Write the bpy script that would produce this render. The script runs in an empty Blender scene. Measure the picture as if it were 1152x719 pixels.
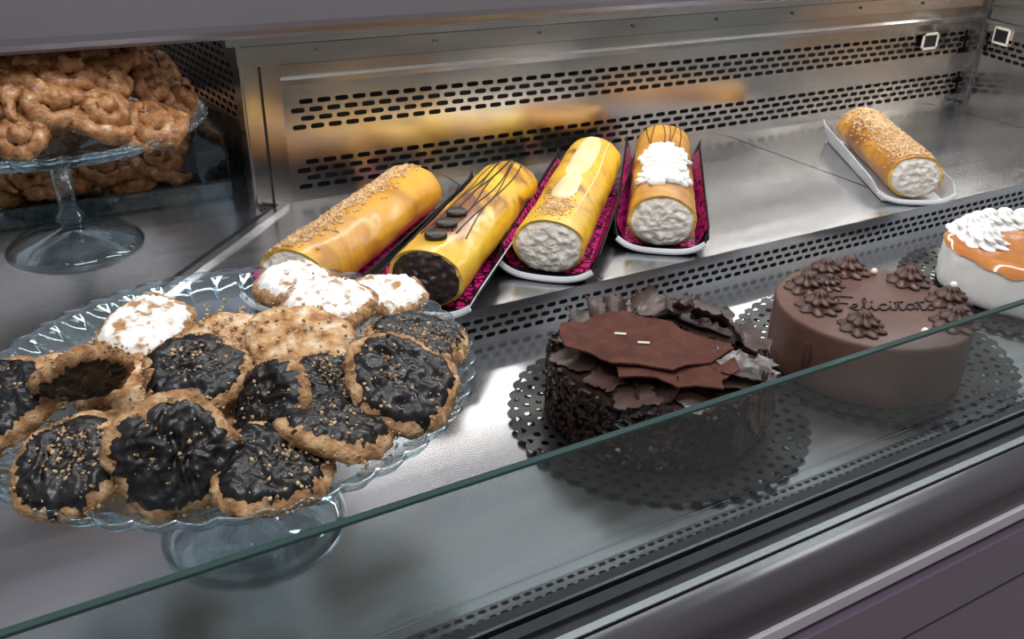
import bpy, math, random
from mathutils import Vector as V, Matrix as M, noise as N
random.seed(7)
S=bpy.context.scene
pi=math.pi; cos=math.cos; sin=math.sin
# ---------------------------------------------------------------- materials
def newmat(name):
    m=bpy.data.materials.new(name); m.use_nodes=True
    nt=m.node_tree; b=nt.nodes["Principled BSDF"]; return m,nt,b
def setp(b,col=None,rough=None,metal=None,**k):
    if col is not None: b.inputs["Base Color"].default_value=(*col,1)
    if rough is not None: b.inputs["Roughness"].default_value=rough
    if metal is not None: b.inputs["Metallic"].default_value=metal
    for q,v in k.items(): b.inputs[q.replace("_"," ")].default_value=v
def noisemat(name,cols,scale=20,rough=.5,bump=0,bscale=None,detail=5,stretch=(1,1,1),metal=0,pos=None,bdist=.002,coat=0,rr=None,sss=0,dist=0.0,spec=None):
    m,nt,b=newmat(name); L=nt.links
    tc=nt.nodes.new("ShaderNodeTexCoord"); mp=nt.nodes.new("ShaderNodeMapping"); mp.inputs["Scale"].default_value=stretch
    L.new(tc.outputs["Object"],mp.inputs[0])
    n=nt.nodes.new("ShaderNodeTexNoise"); n.inputs["Scale"].default_value=scale; n.inputs["Detail"].default_value=detail; n.inputs["Distortion"].default_value=dist
    L.new(mp.outputs[0],n.inputs["Vector"])
    r=nt.nodes.new("ShaderNodeValToRGB"); e=r.color_ramp.elements
    if pos is None: pos=[.3+.4*i/(len(cols)-1) for i in range(len(cols))]
    e[0].position=pos[0]; e[0].color=(*cols[0],1); e[1].position=pos[-1]; e[1].color=(*cols[-1],1)
    for p,c in zip(pos[1:-1],cols[1:-1]):
        x=e.new(p); x.color=(*c,1)
    L.new(n.outputs["Fac"],r.inputs[0]); L.new(r.outputs[0],b.inputs["Base Color"])
    setp(b,None,rough,metal)
    if coat: b.inputs["Coat Weight"].default_value=coat; b.inputs["Coat Roughness"].default_value=.12
    if spec is not None: b.inputs["Specular IOR Level"].default_value=spec
    if sss:
        b.inputs["Subsurface Weight"].default_value=sss; b.inputs["Subsurface Scale"].default_value=.004
    if rr:
        mr=nt.nodes.new("ShaderNodeMapRange"); mr.inputs[3].default_value=rr[0]; mr.inputs[4].default_value=rr[1]
        mr.inputs[1].default_value=.3; mr.inputs[2].default_value=.7
        L.new(n.outputs["Fac"],mr.inputs[0]); L.new(mr.outputs[0],b.inputs["Roughness"])
    if bump:
        n2=nt.nodes.new("ShaderNodeTexNoise"); n2.inputs["Scale"].default_value=bscale or scale; n2.inputs["Detail"].default_value=6
        L.new(mp.outputs[0],n2.inputs["Vector"])
        bp=nt.nodes.new("ShaderNodeBump"); bp.inputs["Strength"].default_value=bump; bp.inputs["Distance"].default_value=bdist
        L.new(n2.outputs["Fac"],bp.inputs["Height"]); L.new(bp.outputs[0],b.inputs["Normal"])
    return m
steel=noisemat("brushed_steel",[(.55,.56,.58),(.60,.61,.62)],scale=5,stretch=(1,7,7),metal=1,rough=.22,rr=(.20,.26),bump=.004,bscale=40)
steel_wall=noisemat("steel_panel",[(.65,.62,.59),(.74,.71,.68)],scale=4,stretch=(1,3,3),metal=1,rough=.2,rr=(.15,.24),bump=.006,bscale=25)
steel_dark=noisemat("steel_dark",[(.22,.22,.23),(.30,.30,.31)],scale=10,stretch=(1,8,8),metal=1,rough=.3,rr=(.2,.3))
hoodm=noisemat("hood_metal",[(.19,.18,.21),(.225,.215,.245)],scale=3,metal=.5,rough=.42)
black=noisemat("black_cavity",[(.006,.006,.006),(.012,.012,.012)],rough=.8)
rubber=noisemat("rubber",[(.012,.012,.014),(.022,.022,.025)],rough=.35,scale=40)
purple=noisemat("fascia_mauve",[(.12,.088,.125),(.145,.105,.145)],scale=2,rough=.35,coat=.2)
bullm=noisemat("bullnose",[(.030,.024,.031),(.045,.036,.045)],scale=3,rough=.25,coat=.3)
whitestrip=noisemat("white_strip",[(.42,.39,.43),(.50,.47,.51)],scale=5,rough=.4)
silver=noisemat("silver_rail",[(.62,.62,.64),(.75,.75,.77)],scale=10,stretch=(1,10,10),metal=1,rough=.2)
tagw=noisemat("tag_white",[(.75,.7,.6),(.85,.8,.7)],rough=.5)
floorm=noisemat("floor_tile",[(.25,.23,.22),(.32,.30,.28)],scale=8,rough=.4)
lace=noisemat("lace_black",[(.008,.008,.009),(.018,.018,.020)],scale=60,rough=.33)
tray_black=noisemat("tray_black",[(.006,.006,.007),(.013,.012,.013)],rough=.55,scale=30,spec=.25)
tray_white=noisemat("tray_white",[(.50,.51,.53),(.64,.65,.67)],rough=.35,scale=20)
biscuit=noisemat("biscuit",[(.15,.065,.026),(.38,.20,.085),(.63,.43,.24)],scale=95,rough=.85,bump=1.0,bscale=190,bdist=.004,detail=9)
almondb=noisemat("almond_biscuit",[(.22,.085,.028),(.48,.25,.10),(.66,.46,.27),(.80,.72,.60)],pos=[.32,.45,.60,.73],scale=75,rough=.8,bump=1.0,bscale=170,bdist=.004,detail=9)
crumb=noisemat("crumb",[(.36,.22,.11),(.66,.49,.30)],scale=90,rough=.85)
crumb_d=noisemat("crumb_dark",[(.12,.06,.028),(.28,.16,.08)],scale=90,rough=.85)
choc=noisemat("choc_glaze",[(.0032,.0028,.0038),(.009,.0065,.0075)],scale=120,rough=.3,rr=(.18,.50),bump=.45,bscale=130,bdist=.002)
sugar=noisemat("icing_sugar",[(.40,.22,.10),(.78,.73,.66),(.87,.86,.85)],pos=[.36,.44,.52],scale=70,rough=.95,bump=.9,bscale=130,bdist=.003,detail=8)
cream=noisemat("cream",[(.62,.55,.46),(.84,.81,.77)],scale=90,rough=.6,bump=1.0,bscale=150,bdist=.004,sss=.1,detail=8)
whip=noisemat("whipped_cream",[(.80,.79,.76),(.87,.86,.85)],scale=30,rough=.45,bump=.15,bscale=60,sss=.15)
pastry=noisemat("pastry_glazed",[(.12,.040,.012),(.30,.12,.038),(.44,.215,.080),(.70,.52,.35)],pos=[.31,.44,.61,.73],scale=80,rough=.45,bump=.8,bscale=170,bdist=.003,coat=.2,detail=9)
nuts=noisemat("chopped_nuts",[(.42,.20,.06),(.78,.54,.28)],scale=80,rough=.6)
yolk=noisemat("roll_yolk",[(.27,.10,.012),(.58,.28,.024),(.69,.39,.036)],pos=[.32,.46,.62],scale=11,rough=.38,bump=.3,bscale=70,coat=.25,dist=.8,stretch=(1,.5,1))
yolk2=noisemat("roll_toasted",[(.17,.050,.008),(.44,.18,.016),(.64,.32,.026)],pos=[.32,.49,.64],scale=12,rough=.36,bump=.3,bscale=70,coat=.3,dist=.9,stretch=(1,.5,1))
yolkb=noisemat("roll_golden",[(.20,.058,.007),(.62,.34,.014),(.76,.47,.020)],pos=[.34,.43,.58],scale=13,rough=.34,bump=.3,bscale=70,coat=.3,dist=1.2,stretch=(1,.4,1))
pear=noisemat("pear_slice",[(.70,.52,.22),(.84,.71,.42)],scale=30,rough=.35,coat=.3)
sponge=noisemat("sponge",[(.58,.33,.05),(.70,.45,.10)],scale=80,rough=.8,bump=.4,bscale=150)
chocline=noisemat("choc_line",[(.010,.005,.004),(.017,.008,.005)],rough=.4)
mousse=noisemat("choc_mousse",[(.090,.041,.030),(.130,.061,.045)],scale=18,rough=.50,bump=.45,bscale=45,bdist=.003)
mousse_d=noisemat("choc_buttercream",[(.052,.021,.015),(.088,.036,.025)],scale=40,rough=.42,bump=.2,bscale=80)
chocdark=noisemat("choc_shavings",[(.012,.006,.005),(.035,.016,.012)],scale=50,rough=.3,bump=.3,bscale=80)
cocoa=noisemat("cocoa_sheet",[(.060,.020,.014),(.105,.038,.027)],scale=60,rough=.85,bump=.5,bscale=160,spec=.2)
chocmilk=noisemat("choc_shard_matte",[(.022,.011,.009),(.075,.040,.032)],scale=18,rough=.36)
caramel=noisemat("caramel_glaze",[(.42,.12,.015),(.62,.23,.035)],scale=14,rough=.12,coat=1.0)
pearl=noisemat("white_choc",[(.8,.76,.65),(.9,.86,.78)],rough=.35)
liner,nt,b=newmat("liner_magenta"); 
tc=nt.nodes.new("ShaderNodeTexCoord"); vo=nt.nodes.new("ShaderNodeTexVoronoi"); vo.inputs["Scale"].default_value=80; vo.feature='DISTANCE_TO_EDGE'
rp=nt.nodes.new("ShaderNodeValToRGB"); rp.color_ramp.elements[0].position=.08; rp.color_ramp.elements[0].color=(.012,.004,.008,1)
rp.color_ramp.elements[1].position=.14; rp.color_ramp.elements[1].color=(.72,.022,.24,1)
nt.links.new(tc.outputs["Object"],vo.inputs["Vector"]); nt.links.new(vo.outputs["Distance"],rp.inputs[0]); nt.links.new(rp.outputs[0],b.inputs["Base Color"]); b.inputs["Roughness"].default_value=.35
def glassmat(name,tint,base,edge,rough=.02,pw=3.0,gcol=(1,1,1)):
    m=bpy.data.materials.new(name); m.use_nodes=True; nt=m.node_tree; nt.nodes.clear(); L=nt.links
    o=nt.nodes.new("ShaderNodeOutputMaterial"); mx=nt.nodes.new("ShaderNodeMixShader")
    t=nt.nodes.new("ShaderNodeBsdfTransparent"); t.inputs[0].default_value=(*tint,1)
    g=nt.nodes.new("ShaderNodeBsdfGlossy"); g.inputs["Roughness"].default_value=rough; g.inputs[0].default_value=(*gcol,1)
    lw=nt.nodes.new("ShaderNodeLayerWeight"); lw.inputs[0].default_value=.5
    p=nt.nodes.new("ShaderNodeMath"); p.operation='POWER'; p.inputs[1].default_value=pw
    mr=nt.nodes.new("ShaderNodeMapRange"); mr.inputs[3].default_value=base; mr.inputs[4].default_value=edge
    L.new(lw.outputs["Facing"],p.inputs[0]); L.new(p.outputs[0],mr.inputs[0]); L.new(mr.outputs[0],mx.inputs[0])
    L.new(t.outputs[0],mx.inputs[1]); L.new(g.outputs[0],mx.inputs[2]); L.new(mx.outputs[0],o.inputs[0]); return m
glass=glassmat("clear_glass",(.90,.945,.96),.05,.90,pw=1.9,gcol=(.82,.94,1))
pane=glassmat("pane_glass",(.83,.88,.88),.035,.5,pw=3.5)
edgeg,nt,b=newmat("glass_edge_green"); setp(b,(.022,.062,.056),.12,0,Transmission_Weight=.3)
# ---------------------------------------------------------------- builder
class B:
    def __init__(s): s.v=[];s.f=[];s.m=[];s.mats=[]
    def add(s,vs,fs,mat,mx=None):
        if mat not in s.mats: s.mats.append(mat)
        k=s.mats.index(mat); o=len(s.v)
        s.v+= [ (mx@V(p)) if mx else V(p) for p in vs]
        s.f+=[tuple(i+o for i in f) for f in fs]; s.m+=[k]*len(fs)
    def box(s,lo,hi,mat,mx=None):
        x0,y0,z0=lo;x1,y1,z1=hi
        s.add([(x0,y0,z0),(x1,y0,z0),(x1,y1,z0),(x0,y1,z0),(x0,y0,z1),(x1,y0,z1),(x1,y1,z1),(x0,y1,z1)],
              [(0,3,2,1),(4,5,6,7),(0,1,5,4),(1,2,6,5),(2,3,7,6),(3,0,4,7)],mat,mx)
    def rev(s,prof,mat,seg=48,mx=None,rmod=None,zmod=None,close=True):
        vs=[];fs=[];n=len(prof)
        for i in range(seg):
            t=2*pi*i/seg
            for j,(r,z) in enumerate(prof):
                q=r*(rmod(t,j,r,z) if rmod else 1); vs.append((q*cos(t),q*sin(t),z+(zmod(t,j,r,z) if zmod else 0)))
        for i in range(seg):
            k=(i+1)%seg
            for j in range(n-1):
                fs.append((i*n+j,k*n+j,k*n+j+1,i*n+j+1))
        s.add(vs,fs,mat,mx)
    def tube(s,pts,rad,mat,seg=8,mx=None,flat=1,caps=True,jit=0,jf=200):
        vs=[];fs=[];n=len(pts); pts=[V(p) for p in pts]; up=V((0,0,1))
        for i,p in enumerate(pts):
            t=(pts[min(i+1,n-1)]-pts[max(i-1,0)]).normalized()
            sx=t.cross(up); 
            if sx.length<1e-3: sx=V((1,0,0))
            sx.normalize(); uz=sx.cross(t)
            r=rad[i] if hasattr(rad,'__len__') else rad
            for k in range(seg):
                a=2*pi*k/seg; e=1
                if jit:
                    q=p+sx*(r*cos(a))+uz*(r*sin(a)); e=1+jit*N.noise(q*jf)
                vs.append(p+sx*(r*e*cos(a))+uz*(r*e*flat*sin(a)))
        for i in range(n-1):
            for k in range(seg):
                k2=(k+1)%seg; fs.append((i*seg+k,i*seg+k2,(i+1)*seg+k2,(i+1)*seg+k))
        if caps: fs.append(tuple(range(seg))[::-1]); fs.append(tuple((n-1)*seg+k for k in range(seg)))
        s.add(vs,fs,mat,mx)
    def build(s,name,smooth=True,parent=None,loc=None,auto=None):
        me=bpy.data.meshes.new(name); me.from_pydata([tuple(p) for p in s.v],[],s.f)
        for m in s.mats: me.materials.append(m)
        me.polygons.foreach_set("material_index",s.m)
        me.polygons.foreach_set("use_smooth",[smooth]*len(s.f)); me.update()
        o=bpy.data.objects.new(name,me); S.collection.objects.link(o)
        if auto: 
            try:
                me.set_sharp_from_angle(angle=auto)
            except Exception: pass
        if parent: o.parent=parent
        if loc: o.location=loc
        return o
def empty(name,loc=(0,0,0)):
    e=bpy.data.objects.new(name,None); S.collection.objects.link(e); e.location=loc; e.empty_display_size=.05; return e
def basis(n,spin=0):
    n=V(n).normalized(); q=V((0,0,1)).rotation_difference(n); return q.to_matrix().to_4x4()@M.Rotation(spin,4,'Z')
def T(x,y,z): return M.Translation((x,y,z))
def chunk(bld,p,s,mat,mx=None):
    a=random.random()*6.28; r=M.Rotation(a,4,(random.random()-.5,random.random()-.5,random.random()+.1))
    k=[(s*random.uniform(.6,1.3),0,0),(0,s*random.uniform(.6,1.2),0),(-s*random.uniform(.6,1.3),0,0),(0,-s*random.uniform(.6,1.2),0),(0,0,s*.7),(0,0,-s*.7)]
    m=T(*p)@r; m=(mx@m) if mx else m
    bld.add(k,[(0,1,4),(1,2,4),(2,3,4),(3,0,4),(1,0,5),(2,1,5),(3,2,5),(0,3,5)],mat,m)
def holecells(bld,fn,cells,mat,inv=False):
    for cu,cv,hw,hh,sx,sy in cells:
        ou=[];inn=[]
        for k in range(16):
            a=2*pi*k/16+1e-9; c=cos(a); q=sin(a); m=max(abs(c),abs(q))
            ou.append(fn(cu+hw*c/m,cv+hh*q/m))
            r=min(sx,sy)
            ex=(sx-r)*(0 if abs(c)<1e-6 else (1 if c>0 else -1)); ey=(sy-r)*(0 if abs(q)<1e-6 else (1 if q>0 else -1))
            inn.append(fn(cu+c*r+ex,cv+q*r+ey))
        fs=[(k,(k+1)%16,16+(k+1)%16,16+k) for k in range(16)]
        bld.add(ou+inn,fs,mat)
def slotgrid(u0,u1,v0,rows,pu,pv,sx,sy):
    out=[]
    for r in range(rows):
        cv=v0+pv*(r+.5); off=0 if r%2==0 else pu/2
        n=int((u1-u0)/pu)
        for i in range(n):
            cu=u0+pu*(i+.5)+off
            if cu+pu/2>u1+pu*.51: continue
            out.append((cu,cv,pu/2,pv/2,sx,sy))
    return out
# ---------------------------------------------------------------- display case
case=empty("refrigerated_display_case")
XL,XR=-1.2,2.6
b=B()
b.box((XL,.475,-.02),(XR,.86,0),steel); b.build("lower_deck",False,case)
b=B()
b.box((XL,.853,.044),(XR,2.2,.05),steel)
b.build("upper_shelf",False,case)
b=B(); 
for x in (.62,1.24,1.86): b.box((x-.0012,.853,.0501),(x+.0012,1.32,.0504),rubber)
b.box((XL,.8505,.0380),(XR,.8535,.0505),silver)
b.build("shelf_seams",False,case)
b=B() # riser with slots
fn=lambda u,v:(u,.852,v)
holecells(b,fn,slotgrid(XL,XR,.005,3,.0175,.011,.0064,.0031),steel)
b.add([fn(XL,0),fn(XR,0),fn(XR,.005),fn(XL,.005)],[(0,1,2,3)],steel); b.add([fn(XL,.038),fn(XR,.038),fn(XR,.044),fn(XL,.044)],[(0,1,2,3)],steel)
o=b.build("perforated_riser",False,case)
b=B(); b.box((XL,.862,.001),(XR,.872,.043),black); b.build("riser_cavity",False,case)
# back panel
b=B(); X0,X1=.345,1.945
fn=lambda u,v:(u,1.32+ (v-.05)*.06,v)
PU=.0285
for v0 in (.159,.066): holecells(b,fn,slotgrid(X0+.012,X1-.012,v0,4,PU,.0128,.0108,.0038),steel_wall)
for v0,v1 in ((.05,.066),(.1172,.159),(.2102,.232)):
    b.add([fn(X0,v0),fn(X1,v0),fn(X1,v1),fn(X0,v1)],[(0,1,2,3)],steel_wall)
for v0,v1 in ((.066,.1172),(.159,.2102)):
    b.add([fn(X0,v0),fn(X0+.012,v0),fn(X0+.012,v1),fn(X0,v1)],[(0,1,2,3)],steel_wall)
    for r in (1,3): b.add([fn(X0+.012,v0+.0128*r),fn(X0+.012+PU/2,v0+.0128*r),fn(X0+.012+PU/2,v0+.0128*(r+1)),fn(X0+.012,v0+.0128*(r+1))],[(0,1,2,3)],steel_wall)
b.build("perforated_back_panel",False,case)
b=B(); b.box((X0,1.345,.05),(X1,1.36,.235),black); b.build("back_cavity",False,case)
b=B() # frame around/above
b.box((.335,1.318,.232),(1.96,1.345,.240),silver)
b.box((.30,1.330,.238),(2.1,1.38,.262),steel_wall)
b.box((.30,1.322,.262),(2.1,1.38,.266),rubber)
b.box((.283,1.300,.267),(2.1,1.38,.300),steel_wall)
b.box((.283,1.27,.300),(2.1,1.38,.305),steel_dark)
b.box((.26,1.25,.305),(2.1,1.38,.46),steel_wall)
for i in range(9): 
    x=.40+i*.19; b.rev([(0,-.002),(.003,-.001),(.003,.001)],rubber,12,T(x,1.299,.283)@M.Rotation(pi/2,4,'X'))
b.build("top_frame",False,case)
b=B(); b.box((-1.2,1.12,.334),(2.1,1.26,.56),hoodm); o=b.build("hood_beam",False,case)
bv=o.modifiers.new("b","BEVEL"); bv.width=.02; bv.segments=4
b=B() # left post
b.box((.285,1.304,.05),(.343,1.345,.267),steel_wall); b.box((.335,1.312,.05),(.345,1.318,.232),silver); b.box((.312,1.301,.05),(.315,1.305,.266),rubber); b.box((.288,1.298,.05),(.294,1.305,.266),silver); o=b.build("left_post",False,case)
b=B(); b.box((1.945,1.29,.05),(1.985,1.36,.34),steel_dark); o=b.build("right_post",False,case); o.modifiers.new("b","BEVEL").width=.003
A0=V((1.955,1.30,0)); A1=V((1.80,.88,0)); dr=(A1-A0).normalized(); Ln=(A1-A0).length
fn=lambda u,v:(A0.x+dr.x*u,A0.y+dr.y*u,v)
b=B()
holecells(b,fn,slotgrid(.02,Ln,.160,4,.0262,.0125,.0098,.0036),steel_wall)
for v0,v1 in ((.05,.160),(.210,.36)): b.add([fn(0,v0),fn(Ln,v0),fn(Ln,v1),fn(0,v1)],[(0,1,2,3)],steel_wall)
b.add([fn(0,.16),fn(.02,.16),fn(.02,.21),fn(0,.21)],[(0,1,2,3)],steel_wall)
b.build("perforated_side_panel",False,case)
b=B(); fn2=lambda u,v,e:(A0.x+dr.x*u-dr.y*e,A0.y+dr.y*u+dr.x*e,v)
b.add([fn2(0,.05,.015),fn2(Ln,.05,.015),fn2(Ln,.3,.015),fn2(0,.3,.015)],[(0,1,2,3)],black)
b.add([fn2(0,.232,-.004),fn2(Ln,.232,-.004),fn2(Ln,.240,-.004),fn2(0,.240,-.004)],[(0,1,2,3)],silver)
b.build("side_cavity",False,case)
C0=V((.30,1.345,0)); C1=V((.235,1.95,0)); dc=(C1-C0).normalized(); Lc=(C1-C0).length
fn=lambda u,v:(C0.x+dc.x*u,C0.y+dc.y*u,v)
b=B(); holecells(b,fn,slotgrid(.0,Lc,.17,10,.0262,.0125,.0098,.0036),steel_wall)
for v0,v1 in ((.05,.17),(.295,.46)): b.add([fn(0,v0),fn(Lc,v0),fn(Lc,v1),fn(0,v1)],[(0,1,2,3)],steel_dark)
b.build("perforated_bay_panel",False,case)
b=B(); b.add([(C0.x+.02,C0.y,.05),(C1.x+.02,C1.y,.05),(C1.x+.02,C1.y,.46),(C0.x+.02,C0.y,.46)],[(0,1,2,3)],black)
b.box((-1.2,1.95,.05),(.5,1.97,.5),steel_dark); b.build("bay_back_wall",False,case)
b=B(); md=V((-.155,-.17,0)).normalized(); 
mm=T(.335,1.31,.05)@M.Rotation(math.atan2(md.y,md.x),4,'Z')
b.box((0,-.006,0),(.62,.006,.006),silver,mm); b.box((0,-.02,0),(.62,-.007,.002),rubber,mm); b.build("mitre_trim",False,case)
# front channel, rail, fascia
b=B()
b.box((XL,.430,-.012),(XR,.475,-.008),steel_dark)
fn=lambda u,v:(u,v,-.0005)
holecells(b,fn,slotgrid(XL,XR,.447,2,.0105,.0085,.0036,.0019),steel_dark)
b.add([fn(XL,.464),fn(XR,.464),fn(XR,.4755),fn(XL,.4755)],[(0,1,2,3)],steel)
b.build("front_vent_grille",False,case)
b=B()
b.box((XL,.4385,-.02),(XR,.447,.004),rubber)
b.box((XL,.4335,-.02),(XR,.4365,.006),steel_dark)
b.box((XL,.416,-.02),(XR,.4265,.008),rubber)
b.box((XL,.405,-.02),(XR,.416,.003),rubber)
b.box((XL,.398,-.02),(XR,.405,.005),silver)
b.build("front_channel",False,case)
b=B()
prof=[(.397,.002),(.385,.001),(.374,-.004),(.366,-.012),(.362,-.024),(.361,-.036)]
vs=[];fs=[]
for (y0,z0) in prof: vs+=[(XL,y0,z0),(XR,y0,z0)]
for i in range(len(prof)-1): fs.append((2*i,2*i+1,2*i+3,2*i+2))
b.add(vs,fs,bullm)
b.build("bullnose_trim",True,case)
b=B()
b.box((XL,.356,-.050),(XR,.40,-.036),whitestrip)
b.box((XL,.362,-.058),(XR,.40,-.050),rubber)
b.box((XL,.350,-.13),(XR,.40,-.058),purple)
b.box((XL,.356,-.136),(XR,.40,-.13),rubber)
b.box((XL,.350,-.80),(XR,.40,-.136),purple)
b.box((XL,.38,-.90),(XR,2.2,-.80),rubber)
b.box((XL,.40,-.80),(XR,2.2,-.03),black)
b.build("front_fascia",False,case)
b=B(); b.box((XL,.4275,.0),(XR,.4325,.157),pane); o=b.build("front_glass",False,case)
b=B(); b.box((XL,.4272,.1570),(XR,.4328,.1595),edgeg); b.build("front_glass_edge",False,case)
b=B(); b.box((-4,-4,-.92),(5,4,-.90),floorm); b.build("floor",False)
def tag(loc,ang):
    b=B(); w,h,t=.026,.018,.005
    b.box((-w,-.003,-h),(w,0,-h+t),tagw); b.box((-w,-.003,h-t),(w,0,h),tagw); b.box((-w,-.003,-h),(-w+t,0,h),tagw); b.box((w-t,-.003,-h),(w,0,h),tagw)
    b.box((-w+t,-.001,-h+t),(w-t,0,h-t),rubber)
    o=b.build("price_tag_holder",False); o.location=loc; o.rotation_euler=(0,0,ang)
tag((1.806,1.319,.196),0); tag((1.925,1.232,.212),math.atan2(dr.y,dr.x)+pi)
# ---------------------------------------------------------------- cake stand
def cake_stand(name,x,y,z0,h,R,rb):
    b=B(); sc=46
    zt=h
    def rm(t,j,r,z):
        k=max(0,(r-R*.86)/(R*.14)); return 1+.028*k*abs(cos(sc*t/2))-.014*k
    prof=[(0,zt),(R*.5,zt),(R*.84,zt+.001),(R*.90,zt+.006),(R*.97,zt+.015),(R,zt+.019),(R*1.008,zt+.0165),(R*.985,zt+.010),(R*.92,zt+.001),(R*.85,zt-.004),(R*.5,zt-.005),(.026,zt-.006),
          (.020,zt-.012),(.016,zt-.022),(.023,zt-.034),(.024,zt-.040),(.014,zt-.05),(.012,.055),(.018,.046),(.02,.040),(.013,.034),(.022,.027),(rb*.6,.021),(rb*.88,.012),(rb,.004),(rb*1.01,0),(rb*.9,0),(rb*.55,.012),(.012,.02),(0,.022)]
    b.rev(prof,glass,seg=sc*8,rmod=rm)
    for i in range(sc):
        t=2*pi*(i+.5)/sc; c,s_=cos(t),sin(t)
        b.tube([(R*.87*c,R*.87*s_,zt+.0012),(R*.92*c,R*.92*s_,zt+.0060),(R*.985*c,R*.985*s_,zt+.0145)],[.001,.0018,.0024],glass,seg=6)
    o=b.build(name,True); o.location=(x,y,z0); return o
cake_stand("glass_cake_stand",.108,.650,0,.146,.195,.080)
cake_stand("glass_cake_stand",.03,1.284,.05,.16,.195,.088)
# ---------------------------------------------------------------- cookies
def cookie(kind,p,r,n,spin=0,crumbs=20,seed=0):
    random.seed(seed*13+5); b=B(); mx=T(*p)@basis(n,spin); th=r*.40; off=V((seed*3.1,seed*1.7,0))
    ns=64; rings=[(0,0),(.5,0),(.82,.02),(.95,.14),(1.0,.30),(1.01,.5),(.985,.68),(.91,.86),(.8,.95),(.6,1.0),(.4,1.03),(.2,1.04),(0,1.05)]
    vs=[];fs=[]; bend=random.uniform(-.16,.16); ba=random.random()*6.28
    def bz(x,y): u=(x*cos(ba)+y*sin(ba))/r; return bend*r*u*u
    for i in range(ns):
        t=2*pi*i/ns
        for (q,z) in rings:
            e=1+.18*N.noise(V((cos(t)*1.3,sin(t)*1.3,0))+off)+.06*N.noise(V((cos(t)*5,sin(t)*5,z*3))+off)+.05*N.noise(V((cos(t)*14,sin(t)*14,z*6))+off)
            x,y=r*q*e*cos(t),r*q*e*sin(t)
            vs.append((x,y,bz(x,y)+th*(z-.5)+r*.05*N.noise(V((q*cos(t)*4,q*sin(t)*4,z))+off)+(r*.05*N.noise(V((q*cos(t)*12,q*sin(t)*12,z))+off) if q<.95 else 0)))
    n_=len(rings)
    for i in range(ns):
        k=(i+1)%ns
        for j in range(n_-1): fs.append((i*n_+j,k*n_+j,k*n_+j+1,i*n_+j+1))
    b.add(vs,fs,almondb if kind=="nut" else biscuit,mx)
    if kind in("choc","sugar"):
        mat=choc if kind=="choc" else sugar
        vs=[];fs=[];nr=30; ns2=110
        wa=random.random()*3; flatk=.6 if kind=="sugar" else 1
        for i in range(ns2):
            t=2*pi*i/ns2
            e=.94+.18*N.noise(V((cos(t)*1.3,sin(t)*1.3,0))+off)+.09*N.noise(V((cos(t)*5,sin(t)*5,5))+off)+.05*N.noise(V((cos(t)*18,sin(t)*18,5))+off)
            for j in range(nr+1):
                q=j/nr; rr=r*q*e; x,y=rr*cos(t),rr*sin(t)
                z=bz(x,y)+th*.5+r*.06+r*.02*(1-q*q)-r*.21*max(0,(q-.72)/.28)**2
                w=N.noise(V((x/r*2.5,y/r*2.5,1))+off)
                w2=1-abs(N.noise(V((x/r*4.5+w*.8,y/r*4.5,4))+off))*3
                w3=N.noise(V((x/r*11,y/r*11,7))+off)
                u=(x*cos(wa)+y*sin(wa))/r
                rid=sin(u*15+w*5)
                z+=r*flatk*(.034*rid+.040*w+.026*w2+.018*w3)*(1-q**6)
                vs.append((x,y,z))
        for i in range(ns2):
            k=(i+1)%ns2
            for j in range(nr): fs.append((i*(nr+1)+j,k*(nr+1)+j,k*(nr+1)+j+1,i*(nr+1)+j+1))
        b.add(vs,fs,mat,mx)
    ca=random.random()*6.28; cx,cy=.35*r*cos(ca),.35*r*sin(ca)
    for i in range(crumbs):
        if i%3: x=cx+random.gauss(0,r*.35); y=cy+random.gauss(0,r*.35)
        else: a=random.random()*6.28; q=math.sqrt(random.random())*.95; x=r*q*cos(a); y=r*q*sin(a)
        q=math.hypot(x,y)/r
        if q>.95: continue
        chunk(b,(x,y,bz(x,y)+th*.5+r*.095-r*.12*q**3),random.choice([.0006,.0009,.0012,.0016,.0022])*(1 if kind!="nut" else 1.3),random.choice([crumb,crumb,crumb_d]),mx)
    for i in range(90):
        a=random.random()*6.28; z=random.uniform(-.4,.2)*th
        chunk(b,(r*1.0*cos(a),r*1.0*sin(a),z+bend*r*cos(a-ba)**2),random.uniform(.0008,.0020),random.choice([crumb,crumb_d,biscuit]),mx)
    nm={"choc":"chocolate_cookie","sugar":"sugar_dusted_cookie","nut":"almond_cookie"}[kind]
    return b.build(nm,True,auto=None)
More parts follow.
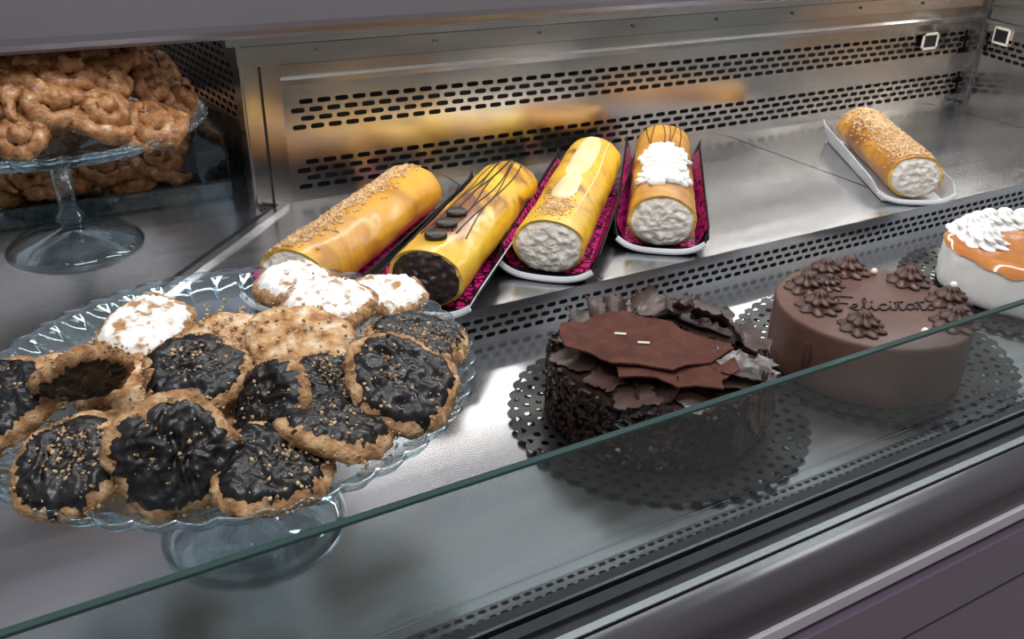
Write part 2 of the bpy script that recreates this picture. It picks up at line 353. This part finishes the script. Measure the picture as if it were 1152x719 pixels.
CK=[("nut",(.022,.675,.160),.036,(0,0,1),60),("nut",(-.030,.705,.160),.034,(0,-.1,1),90),
("nut",(.108,.662,.179),.036,(-.05,-.25,1),60),("nut",(.156,.622,.190),.043,(.05,-.28,1),70),
("nut",(.06,.55,.160),.038,(0,0,1),0),("nut",(.15,.545,.158),.038,(0,0,1),0),("nut",(.0,.60,.158),.036,(0,0,1),0),
("nut",(.05,.632,.161),.036,(0,0,1),20),("choc",(.200,.585,.163),.036,(0,0,1),60),("choc",(.118,.606,.166),.036,(.1,-.1,1),60),
("choc",(-.055,.645,.178),.040,(-.35,-.30,1),60),
("choc",(-.020,.548,.174),.037,(-.25,-.50,1),260),
("choc",(.000,.628,.198),.035,(.05,-.80,-.62),0),
("choc",(.043,.518,.183),.041,(-.10,-1.05,.60),60),
("choc",(.072,.592,.198),.038,(-.15,-.40,1),170),
("choc",(.112,.548,.186),.034,(-.75,-.35,.7),90),
("choc",(.098,.494,.168),.041,(-.05,-.22,1),170),
("choc",(.150,.510,.176),.043,(.30,.05,1),130),
("choc",(.160,.560,.178),.034,(.0,-.2,1),140),
("choc",(.206,.530,.184),.045,(.15,-.50,.85),130),
("choc",(.250,.604,.171),.044,(.15,.0,1),300),
("sugar",(.056,.742,.166),.041,(-.1,-.25,1),6),
("sugar",(.201,.782,.162),.042,(0,-.05,1),6),
("sugar",(.206,.700,.174),.045,(0,-.05,1),6),
("sugar",(.266,.712,.164),.038,(.1,-.1,1),6)]
for i,(k,p,r,n,c) in enumerate(CK):
    cookie(k,p,r,n,spin=i*1.3,crumbs=c,seed=i+1)
random.seed(3); b=B()
for i in range(620):
    a=random.random()*6.28; q=.165*math.sqrt(random.random()); chunk(b,(.108+q*cos(a),.650+q*sin(a),.1485),random.uniform(.0006,.0028),crumb)
b.build("cookie_crumbs",False)
# ---------------------------------------------------------------- glazed pastries
def pastry_geo(b,mx,seed):
    random.seed(seed); pts=[];rad=[]; n=76; turns=random.uniform(1.9,2.5); el=random.uniform(1.0,1.35); w0=random.random()*6
    for i in range(n):
        f=i/(n-1); t=2*pi*turns*f; R=.001+.0112*turns*f*(1+.10*sin(2*t+w0))
        pts.append((R*cos(t)*el,R*sin(t),.015*(1-f)**.9+.0022*sin(t*1.7+seed)))
        tp=min(1,(1-f)*9+.3)
        rad.append(.0082*(1+.10*sin(i*1.15+seed))*tp)
    b.tube(pts,rad,pastry,seg=10,mx=mx,flat=1.05,jit=.5,jf=190)
def pastry_pile(name,fnpos,cnt,sb):
    b=B()
    for i in range(cnt):
        random.seed(i*7+len(name)+cnt)
        p,n=fnpos(i); s=random.uniform(.88,1.15)*sb
        mx=T(*p)@basis((n[0]+random.uniform(-.45,.45),n[1]+random.uniform(-.45,.45),n[2]),random.random()*6.28)@M.Scale(s,4)
        pastry_geo(b,mx,i)
        for k in range(36):
            a=random.random()*6.28; q=random.random()*.026
            chunk(b,(q*cos(a),q*sin(a),.019-.28*q),random.uniform(.0005,.0010),crumb,mx)
    return b.build(name,True)
def heap(i):
    nn=54; a=i*2.39996; f=(i+.5)/nn; q=.168*math.sqrt(f); zz=.224+.108*(1-f)**.75+random.uniform(-.003,.005)
    return (.03+q*cos(a),1.284+q*sin(a),zz),(cos(a)*.7*math.sqrt(f),-.25+sin(a)*.7*math.sqrt(f),1)
pastry_pile("glazed_pastry_pile",heap,54,1.34)
def trayp(i):
    return (-.55+.77*((i*0.618034)%1),1.44+.33*((i*.7548)%1),.070+.045*((i*.57)%1)),(0,-.2,1)
pastry_pile("croissant_batch",trayp,90,1.34)
b=B()
b.box((-.70,1.385,.0505),(.268,1.84,.054),glass)
b.box((-.70,1.383,.054),(.268,1.387,.078),glass); b.box((-.70,1.382,.078),(.270,1.388,.080),edgeg)
b.box((.266,1.385,.054),(.270,1.84,.150),glass); b.box((.2655,1.385,.150),(.2705,1.84,.152),edgeg)
b.build("glass_serving_tray",False)
# ---------------------------------------------------------------- cream rolls
def roll(name,kind,front,back_dir,Lr,traycol):
    dv=V((back_dir[0],back_dir[1],0)).normalized(); ang=math.atan2(dv.y,dv.x)-pi/2
    mx=T(front[0],front[1],.0506)@M.Rotation(ang,4,'Z'); R=.0475; FZ=.78; zc=R*FZ*.95+.003
    if kind=='nut2': R=.045
    body={'nut':yolk,'stripe':yolkb,'pear':yolkb,'cream':yolk2,'nut2':yolk2}[kind]
    random.seed(len(name)*3+len(kind)); off=V((len(kind)*2.3,ord(kind[-1]),0))
    b=B(); ns=56; nl=48; vs=[];fs=[]
    def rad(t,f):
        e=1+.055*N.noise(V((cos(t)*1.5,sin(t)*1.5,f*5))+off)+.022*N.noise(V((cos(t)*5,sin(t)*5,f*18))+off)
        return R*e
    def surf(t,f,extra=0):
        r=rad(t,f)+extra
        e=min(1,(1-f)*Lr/.02+.001); sh=math.sqrt(max(0,1-(1-e)**2))
        r*= (.60+.40*sh)
        return V((r*cos(t),.008+f*Lr,zc+FZ*max(-R*.93,r*sin(t))))
    for i in range(nl+1):
        f=i/nl
        if i>nl-6: f=1-((nl-i)/6)**1.7*(6/nl)
        for k in range(ns): vs.append(surf(2*pi*k/ns,f))
    for i in range(nl):
        for k in range(ns):
            k2=(k+1)%ns; fs.append((i*ns+k,i*ns+k2,(i+1)*ns+k2,(i+1)*ns+k))
    fs.append(tuple(nl*ns+k for k in range(ns)))
    b.add(vs,fs,body,mx)
    facem=chocdark if kind=='stripe' else cream
    vs=[];fs=[]; nr=18
    for j in range(nr+1):
        q=1-j/nr
        for k in range(ns):
            t=2*pi*k/ns; r=rad(t,0)*q*(.95 if j>0 else 1)
            dome=.008*(1-q**4)+(.0045*N.noise(V((r*cos(t)*110,r*sin(t)*110,1))+off)+.003*N.noise(V((r*cos(t)*260,r*sin(t)*260,2))+off))*(1 if 0<j else 0)
            vs.append((r*cos(t),.008-dome+.10*(r*sin(t)),zc+FZ*max(-R*.93,r*sin(t))))
    for j in range(nr):
        for k in range(ns):
            k2=(k+1)%ns; fs.append((j*ns+k,(j+1)*ns+k,(j+1)*ns+k2,j*ns+k2))
    for k in range(ns): vs[k]=tuple(surf(2*pi*k/ns,0))
    b.add(vs[:2*ns],[f for f in fs if max(f)<2*ns],sponge,mx)
    b.add(vs,[f for f in fs if max(f)>=2*ns],facem,mx)
    def ontop(t,f,s,mat): chunk(b,surf(t,f,.0006),s,mat,mx)
    if kind in('nut','nut2'):
        for i in range(1900):
            f=random.uniform(.02,.97); c=.40 if kind=='nut' else 0.1
            t=pi/2+c+random.gauss(0,.27 if kind=='nut' else .42); ontop(t,f,random.uniform(.0014,.0044),random.choice([nuts,nuts,crumb]))
    if kind=='stripe':
        for s_ in range(8):
            ph=random.random()*6; t0=pi/2+.50-.15*s_; pts=[surf(t0*(1)+(.5-f)*.25*(s_-3.5)/3.5*-1+.09*sin(ph+f*8),f,.0006) for f in [q/30*.80+.17 for q in range(31)]]
            b.tube(pts,random.choice([.0007,.0010,.0013]),chocline,seg=6,mx=mx)
        for q in range(3):
            f=.11+.105*q; c=surf(pi/2+.02,f,.0)
            b.rev([(0,.005),(.0115,.005),(.0138,.0035),(.0142,.001),(.0135,-.003),(0,-.003)],chocline,28,mx@T(c.x,c.y,c.z+.001)) 
    if kind=='pear':
        for (f0,f1,wd) in ((.46,.97,.021),(.20,.49,.018)):
            vs=[];fs=[];nn=24;mm_=8
            for i in range(nn+1):
                u=i/nn; f=f0+(f1-f0)*u; ww=wd*math.sqrt(max(0,1-(2*u-1)**4))
                for j in range(mm_+1):
                    v=j/mm_*2-1; t=pi/2+.05+v*ww/R; vs.append(surf(t,f,.0034*(1-v**4)*math.sqrt(max(0,1-(2*u-1)**6))-.0004))
            for i in range(nn):
                for j in range(mm_): q=i*(mm_+1)+j; fs.append((q,q+1,q+mm_+2,q+mm_+1))
            b.add(vs,fs,pear,mx)
        for i in range(420):
            ontop(pi/2+.05+random.gauss(0,.22),random.gauss(.15,.055)%1,random.uniform(.0010,.0030),nuts)
        pts=[surf(pi/2-.62+.05*sin(f*9),f,.0003) for f in [q/20*.85+.1 for q in range(21)]]
        b.tube(pts,.0013,pear,6,mx=mx)
    if kind=='cream':
        for lay in range(2):
            pts=[]; NP=200
            for i in range(NP):
                u=i/(NP-1); f=.13+.46*u+(.0 if lay==0 else .01); am=(.74+.12*sin(u*9))*(1-lay*.25)*min(1,3*u+.5,3*(1-u)+.5)
                t=pi/2+am*sin(u*pi*2*7.5+lay)+.10*N.noise(V((u*30,lay,0)))
                pts.append(surf(t,f+.016*N.noise(V((u*40,3,lay))),.0025+.004*lay+.002*N.noise(V((u*60,9,lay)))))
            b.tube(pts,[.0048+.0024*N.noise(V((i*.6,lay,5))) for i in range(NP)],whip,9,mx=mx,jit=1.0,jf=260)
        for s_ in range(6):
            t0=pi/2+.55-.2*s_; ph=random.random()*6
            pts=[surf(t0+.16*sin(ph+f*6),f,.0007) for f in [q/40*.38+.58 for q in range(41)]]
            b.tube(pts,.0008,chocline,6,mx=mx)
    roll_o=b.build(name,True)
    b=B(); hw=.052; sw=.066
    outer=traycol; 
    prof=[(-sw,.034),(-hw-.004,.010),(-hw,.001),(0,.0),(hw,.001),(hw+.004,.010),(sw,.034)]
    vs=[];fs=[];ys=[-.012,-.004,0.01,Lr*.5,Lr,Lr+.018]
    for iy,yy in enumerate(ys):
        hsc=[.38,.62,.85,1,1.10,1.30][iy]
        for (x,z) in prof: vs.append((x*(.90 if iy==0 else 1),yy-(.008*(1-(x/hw)**2) if iy<2 and abs(x)<=hw else 0),z*hsc+ (0.004 if iy==0 else 0)))
    n_=len(prof)
    for i in range(len(ys)-1):
        for j in range(n_-1): fs.append((i*n_+j,i*n_+j+1,(i+1)*n_+j+1,(i+1)*n_+j))
    b.add(vs,fs,outer,mx)
    if traycol is tray_black:
        vs2=[(x*.965,yy,z*.90+.0012) for yy in (.012,Lr+.012) for (x,z) in prof]
        b.add(vs2,[(j,j+1,n_+j+1,n_+j) for j in range(n_-1)],liner,mx)
    pts=[]
    for q in range(17):
        a=-1+q/8; x=sw*.93*a; pts.append((x,-.014-.009*(1-a*a)+.003, .0048+.012*abs(a)**4))
    b.tube(pts,.0040,tray_white,6,mx=mx,flat=1.0)
    for sg in(-1,1):
        em=tray_white if (kind=='nut2' or (kind=='stripe' and sg==1)) else tray_black
        b.tube([(sg*sw*.9,-.012,.015),(sg*sw,.02,.030),(sg*sw,Lr*.5,.034),(sg*sw,Lr,.0374),(sg*sw,Lr+.018,.044)],.0012 if em is tray_black else .0009,em,5,mx=mx)
    t=b.build("roll_cake_tray",False)
    return roll_o
roll("nut_roll_cake",'nut',(.236,.948),(.262,.243),.365,tray_black)
roll("chocolate_striped_roll_cake",'stripe',(.376,.878),(.238,.244),.385,tray_black)
roll("pear_roll_cake",'pear',(.560,.897),(.245,.270),.415,tray_black)
roll("cream_topped_roll_cake",'cream',(.750,.902),(.214,.275),.405,tray_black)
roll("almond_roll_cake",'nut2',(1.248,.876),(.166,.257),.33,tray_white)
# ---------------------------------------------------------------- doilies
def doily(x,y,R):
    b=B(); nS=48; r0=.105
    def fn(u,v):
        t=2*pi*u/nS
        sc=1+.035*abs(cos(t*nS/2))*max(0,(v-R*.9)/(R*.1))
        return (v*sc*cos(t),v*sc*sin(t),.0012+.0035*max(0,(v-r0)/(R-r0))+.0012*sin(t*nS/2*.5)*max(0,(v-r0)/(R-r0)))
    rows=[(r0,.122,.22,.0042),(.122,.136,.22,.0038),(.136,R*.93,.24,.0038),(R*.93,R,.22,.0028)]
    for ri,(a,c,sx,sy) in enumerate(rows):
        for i in range(nS):
            cu=i+(.5 if ri%2 else 0); hh=(c-a)/2; cv=(a+c)/2; ou=[];inn=[]
            for k in range(16):
                an=2*pi*k/16; cc=cos(an); q=sin(an); m=max(abs(cc),abs(q))
                ou.append(fn(cu+.5*cc/m,cv+hh*q/m)); inn.append(fn(cu+sx*cc,cv+min(sy,hh*.75)*q))
            b.add(ou+inn,[(k,(k+1)%16,16+(k+1)%16,16+k) for k in range(16)],lace)
    b.add([fn(i,r0+.0003) for i in range(nS)],[tuple(range(nS))],lace)
    o=b.build("lace_doily",False); o.location=(x,y,.0008); sd=o.modifiers.new("s","SOLIDIFY"); sd.thickness=.0008
doily(.540,.628,.158); doily(.858,.612,.162); doily(1.195,.640,.158)
# ---------------------------------------------------------------- chocolate shaving cake
random.seed(21); b=B(); R=.112; H=.072
b.rev([(0,.004),(R*.96,.004),(R,.010),(R,H-.008),(R*.96,H),(0,H)],chocdark,64,rmod=lambda t,j,r,z:1+.03*N.noise(V((cos(t)*3,sin(t)*3,z*20))))
for i in range(1700):
    t=random.random()*2*pi; z=random.uniform(.006,H); r=R+.001+random.random()*.004
    m=T(r*cos(t),r*sin(t),z)@M.Rotation(random.random()*6.28,4,V((cos(t),sin(t),0)))
    l=random.uniform(.002,.005); w=random.uniform(.0014,.0022)
    b.box((-w,-w,-l),(w,w,l),chocdark,m)
def shard(cx,cy,cz,w,l,n,spin,mat,curl=0,seed=0,b=b):
    random.seed(seed); mx=T(cx,cy,cz)@basis(n,spin); nu,nv=12,11; vs=[];fs=[]
    jl=[random.uniform(.78,1.08) for _ in range(nu+1)]; jr=[random.uniform(.78,1.08) for _ in range(nv+1)]
    for i in range(nu+1):
        for j in range(nv+1):
            u=(i/nu-.5)*l*jr[j]; v=(j/nv-.5)*w*jl[i]
            if curl: 
                a=v*curl; vv=sin(a)/curl; zz=(1-cos(a))/curl
            else: vv=v; zz=0
            vs.append((u,vv,zz+.0018*N.noise(V((u*60,v*60,seed)))))
    k=len(vs); vs+=[(p[0],p[1],p[2]-.0009) for p in vs]
    for i in range(nu):
        for j in range(nv):
            q=i*(nv+1)+j; fs.append((q,q+nv+1,q+nv+2,q+1)); fs.append((k+q,k+q+1,k+q+nv+2,k+q+nv+1))
    ring=[j for j in range(nv)]+[i*(nv+1)+nv for i in range(nu)]+[nu*(nv+1)+nv-j for j in range(nv)]+[(nu-i)*(nv+1) for i in range(nu)]
    for q in range(len(ring)):
        a_,c_=ring[q],ring[(q+1)%len(ring)]; fs.append((a_,c_,k+c_,k+a_))
    b.add(vs,fs,mat,mx)
for i in range(34):
    random.seed(400+i); a=i*2.4; q=.098*math.sqrt((i+.5)/34)
    shard(q*cos(a),q*sin(a),H+.003+random.random()*.006,random.uniform(.035,.055),random.uniform(.045,.07),(random.uniform(-.14,.14)+cos(a)*.12,random.uniform(-.14,.14)+sin(a)*.12,1),random.random()*6.28,random.choice([chocdark,chocmilk,chocmilk]),random.choice([0,14,-14,28,40]),i)
for i in range(13):
    random.seed(700+i); a=-1.35+i*.16; 
    shard((R+.006)*cos(a),(R+.006)*sin(a),.040+random.random()*.02,random.uniform(.03,.045),random.uniform(.05,.07),(cos(a),sin(a),.25),random.choice([0,1.57,.8]),random.choice([chocmilk,chocdark]),random.choice([10,-14,0]),i+90)
shard(-.030,.078,H+.016,.03,.045,(.3,-.8,.9),1.4,chocmilk,60,301); shard(.0,.084,H+.012,.04,.04,(-.4,-.5,.8),1.0,chocmilk,-60,302)
shard(.045,.070,H+.014,.05,.06,(.1,-.15,1),.4,chocmilk,45,303); shard(.080,.025,H+.014,.05,.07,(.2,0,1),2.2,chocmilk,50,304)
shard(.085,-.030,H+.012,.045,.06,(.3,-.1,1),1.2,chocmilk,55,305); shard(.060,.045,H+.020,.04,.06,(.1,.2,1),.9,chocdark,55,307)
def sheet(poly0,hz,seed):
    poly=[]
    for i in range(len(poly0)):
        p,q=V(poly0[i]),V(poly0[(i+1)%len(poly0)])
        for s_ in range(4):
            w=p.lerp(q,s_/4); e1=.0022*N.noise(V((w.x*150,w.y*150,seed))); e2=.0022*N.noise(V((w.x*150,w.y*150,seed+9))); poly.append((w.x+e1*(s_>0),w.y+e2*(s_>0)))
    cx=sum(p[0] for p in poly)/len(poly); cy=sum(p[1] for p in poly)/len(poly)
    vs=[(cx,cy,hz(cx,cy))];fs=[];n_=len(poly); RG=6
    for g in range(1,RG+1):
        s_=g/RG
        for (px,py) in poly: xx=cx+(px-cx)*s_; yy=cy+(py-cy)*s_; vs.append((xx,yy,hz(xx,yy)))
    for i in range(n_):
        k=(i+1)%n_; fs.append((0,1+i,1+k))
        for g in range(RG-1): o_=1+g*n_; fs.append((o_+i,o_+n_+i,o_+n_+k,o_+k))
    m0=len(vs); vs+=[(p[0],p[1],p[2]-.0018) for p in vs]
    fs+=[tuple(m0+i for i in f[::-1]) for f in fs[:]]
    L0=1+(RG-1)*n_
    for i in range(n_):
        k=(i+1)%n_; fs.append((L0+i,m0+L0+i,m0+L0+k,L0+k))
    b.add(vs,fs,cocoa)
def hzA(x,y): return H+.0215+.010*(-x*4+y*3)*.6+.003*N.noise(V((x*25,y*25,0)))
def hzB(x,y): return H+.0165+.004*(-x*3+y*2)+.003*N.noise(V((x*25,y*25,5)))
sheet([(-.104,.022),(-.098,.043),(-.082,.066),(-.060,.058),(-.034,.068),(-.004,.060),(.004,.044),(.030,.018),(.026,-.002),(.056,-.044),(.050,-.056),(.012,-.066),(-.012,-.062),(-.034,-.064),(-.052,-.044),(-.080,-.026),(-.088,.000)],hzA,3)
sheet([(-.070,-.020),(-.030,-.010),(.020,-.030),(.052,-.056),(.034,-.084),(.004,-.092),(-.006,-.106),(-.024,-.088),(-.044,-.084),(-.052,-.062),(-.084,-.044)],hzB,13)
for (x,y) in ((-.045,.02),(-.032,-.003)):
    b.tube([(x,y,hzA(x,y)+.001),(x+.010,y-.007,hzA(x,y)+.001)],.0013,pearl,6)
o=b.build("chocolate_shaving_cake",False); o.location=(.535,.628,.0035)
# ---------------------------------------------------------------- rosette
def rosette(b,x,y,z,r,h,mat,lobes=8,seed=0,tw=2.2,rot=None):
    prof=[]; k=26
    for j in range(k+1):
        f=j/k; env=(1-f)**.68*(1+.12*sin(f*pi*5)); prof.append((r*env,h*f))
    mx=T(x,y,z)
    if rot: mx=mx@rot
    b.rev([(0,0)]+prof,mat,64,mx,rmod=lambda t,j,rr,zz:1+.20*(abs(cos(lobes*t/2+tw*zz/h*1.5+seed))*2-1.2))
random.seed(5); b=B(); R=.111; H=.078
b.rev([(0,.003),(R*.985,.003),(R,.007),(R,H*.3),(R,H*.6),(R,H-.006),(R*.993,H-.002),(R*.975,H),(R*.5,H),(0,H)],mousse,96,rmod=lambda t,j,r,z:1+.012*N.noise(V((cos(t)*4,sin(t)*4,z*30))))
rs=[(.012,.086),(.045,.078),(-.040,.066),(-.066,.022),(-.062,-.038),(.088,.022),(.082,-.040),(.038,-.080)]
for i,(x,y) in enumerate(rs): rosette(b,x,y,H,.0225,.023,mousse_d,seed=i)
rosette(b,-.010,.060,H,.017,.016,mousse_d,seed=9); 
for (x,y,z) in ((.068,.058,H+.004),(.082,-.040,H+.023),(-.012,-.080,H+.004),(.06,-.07,H+.004)):
    b.rev([(0,.004),(.0025,.0035),(.0042,.001),(.0042,-.001),(.0025,-.0035),(0,-.004)],pearl,16,T(x,y,z))
b.tube([(-.1115,-.012,.060),(-.1125,-.014,.045),(-.1128,-.013,.030),(-.1125,-.016,.020)],[.003,.0045,.003,.0015],mousse_d,8)
G={'F':[[(0,0),(.25,.35),(.38,1.0)],[(.05,.93),(.35,1.08),(.85,1.0)],[(.12,.5),(.4,.55),(.62,.5)]],
'e':[[(0,.18),(.25,.25),(.33,.42),(.18,.48),(.08,.28),(.15,.03),(.32,.02),(.45,.15)]],
'l':[[(0,.15),(.22,.6),(.25,.95),(.15,.95),(.10,.5),(.15,.05),(.3,.12)]],
'i':[[(0,.15),(.1,.42),(.1,.1),(.18,0),(.3,.14)],[(.13,.62),(.16,.68)]],
'c':[[(.36,.42),(.22,.5),(.06,.3),(.1,.04),(.25,0),(.4,.15)]],
't':[[(0,.15),(.16,.85),(.12,.1),(.2,0),(.34,.14)],[(0,.58),(.32,.64)]],
'a':[[(.36,.44),(.18,.5),(.04,.25),(.12,.02),(.28,.12),(.36,.44),(.34,.08),(.46,.1)]],
's':[[(.0,.12),(.2,.5),(.3,.25),(.24,.02),(.05,.05)]]}
Wd={'F':.62,'e':.42,'l':.28,'i':.27,'c':.37,'t':.31,'a':.43,'s':.35}
bd=V((.1,-.052,0)).normalized(); ud=V((-bd.y,bd.x,0)); cur=0; sc=.034
tot=sum(Wd[c] for c in "Felicitats")*sc; st=V((-.004,-.020,0))-bd*tot/2
def smooth(p):
    for _ in range(2):
        q=[p[0]]
        for i in range(len(p)-1):
            a_,c_=V(p[i]),V(p[i+1]); q+= [a_*.75+c_*.25,a_*.25+c_*.75]
        q.append(p[-1]); p=[V(k) for k in q]
    return p
for ch in "Felicitats":
    for s_ in G[ch]:
        pts=[]
        for (u,v) in smooth([V((a_,c_)) for a_,c_ in s_]):
            w=st+bd*(cur+(u+.25*v)*sc)+ud*(v*sc); pts.append((w.x,w.y,H+.0010))
        b.tube(pts,.00105,chocline,6)
    cur+=Wd[ch]*sc
o=b.build("chocolate_mousse_cake",True,auto=math.radians(50)); o.location=(.824,.598,.0035)
# ---------------------------------------------------------------- caramel cream cake
random.seed(9); b=B(); R=.112; H=.066
b.rev([(0,.003),(R*.97,.003),(R,.008),(R*1.005,H*.25),(R*1.01,H*.5),(R*1.0,H*.75),(R,H-.008),(R*.97,H-.001),(R*.9,H),(0,H)],whip,120,rmod=lambda t,j,r,z:1+(.016*N.noise(V((cos(t)*4,sin(t)*4,z*60)))+.016*N.noise(V((cos(t)*12,sin(t)*12,z*90)))))
vs=[];fs=[];ns=96;nr=14
for i in range(ns):
    t=2*pi*i/ns; dr_=max(0,N.noise(V((cos(t)*4,sin(t)*4,8)))*.9+.15)
    for j in range(nr+1):
        q=j/nr; r=R*q*1.0; z=H+.0045
        if q>.85: 
            k=(q-.85)/.15; r=R*(.85+.165*sin(k*pi/2)); z=H+.0045-(k**3)*(.006+.020*dr_)
        vs.append((r*cos(t),r*sin(t),z))
for i in range(ns):
    k=(i+1)%ns
    for j in range(nr): fs.append((i*(nr+1)+j,k*(nr+1)+j,k*(nr+1)+j+1,i*(nr+1)+j+1))
b.add(vs,fs,caramel)
for i in range(7):
    a=.80+i*.30; r=.082-(.016 if i>4 else 0)
    rosette(b,r*cos(a),r*sin(a),H+.003,.0275,.026,whip,seed=i*1.3,lobes=7,tw=5)
o=b.build("caramel_cream_cake",True,auto=math.radians(60)); o.location=(1.190,.635,.0035)
# ---------------------------------------------------------------- lights / world / camera
def area(name,loc,rot,sx,sy,e,col=(1,1,1)):
    l=bpy.data.lights.new(name,'AREA'); l.shape='RECTANGLE'; l.size=sx; l.size_y=sy; l.energy=e; l.color=col
    o=bpy.data.objects.new(name,l); S.collection.objects.link(o); o.location=loc; o.rotation_euler=rot; return o
area("case_strip_light",(.8,.82,.95),(0,0,0),2.2,.06,8.2,(1,.98,.95))
area("hood_led_strip",(1.15,1.19,.331),(math.radians(-14),0,0),1.6,.03,2.7,(1,.97,.93))
area("ceiling_panel_light",(.3,-.2,2.0),(math.radians(-12),0,0),1.2,.6,21,(.96,.98,1))
area("ceiling_panel_light",(2.2,.9,2.0),(0,0,0),.6,.6,15,(.97,.98,1))
w=bpy.data.worlds.new("World"); S.world=w; w.use_nodes=True; nt=w.node_tree; bg=nt.nodes["Background"]
tc=nt.nodes.new("ShaderNodeTexCoord"); sp=nt.nodes.new("ShaderNodeSeparateXYZ"); rp=nt.nodes.new("ShaderNodeValToRGB")
nz=nt.nodes.new("ShaderNodeTexNoise"); nz.inputs["Scale"].default_value=3.5; nz.inputs["Detail"].default_value=2
ad=nt.nodes.new("ShaderNodeMath"); ad.operation='MULTIPLY_ADD'; ad.inputs[1].default_value=1.0
nt.links.new(tc.outputs["Generated"],sp.inputs[0]); nt.links.new(tc.outputs["Generated"],nz.inputs["Vector"])
nt.links.new(nz.outputs["Fac"],ad.inputs[0]); nt.links.new(sp.outputs["Z"],ad.inputs[2]); nt.links.new(ad.outputs[0],rp.inputs[0])
e=rp.color_ramp.elements; e[0].position=.25; e[0].color=(.06,.057,.055,1); e[1].position=1.0; e[1].color=(.52,.53,.55,1)
x=e.new(.62); x.color=(.28,.27,.262,1)
nt.links.new(rp.outputs[0],bg.inputs[0]); bg.inputs[1].default_value=.95
a=V((1974,-475,991)).normalized(); d=V((-36,1920,991)); d=(d-a*d.dot(a)).normalized(); bb=a.cross(d)
cam=bpy.data.cameras.new("camera"); co=bpy.data.objects.new("camera",cam); S.collection.objects.link(co); S.camera=co
cam.sensor_width=36; cam.lens=991/1152*36; cam.clip_start=.02
Rx=V((a.x,bb.x,-d.x)); Ry=-V((a.y,bb.y,-d.y)); Rz=-V((a.z,bb.z,-d.z))
co.matrix_world=M(((Rx.x,Ry.x,Rz.x,0),(Rx.y,Ry.y,Rz.y,0),(Rx.z,Ry.z,Rz.z,.53),(0,0,0,1)))
S.view_settings.view_transform='Standard'
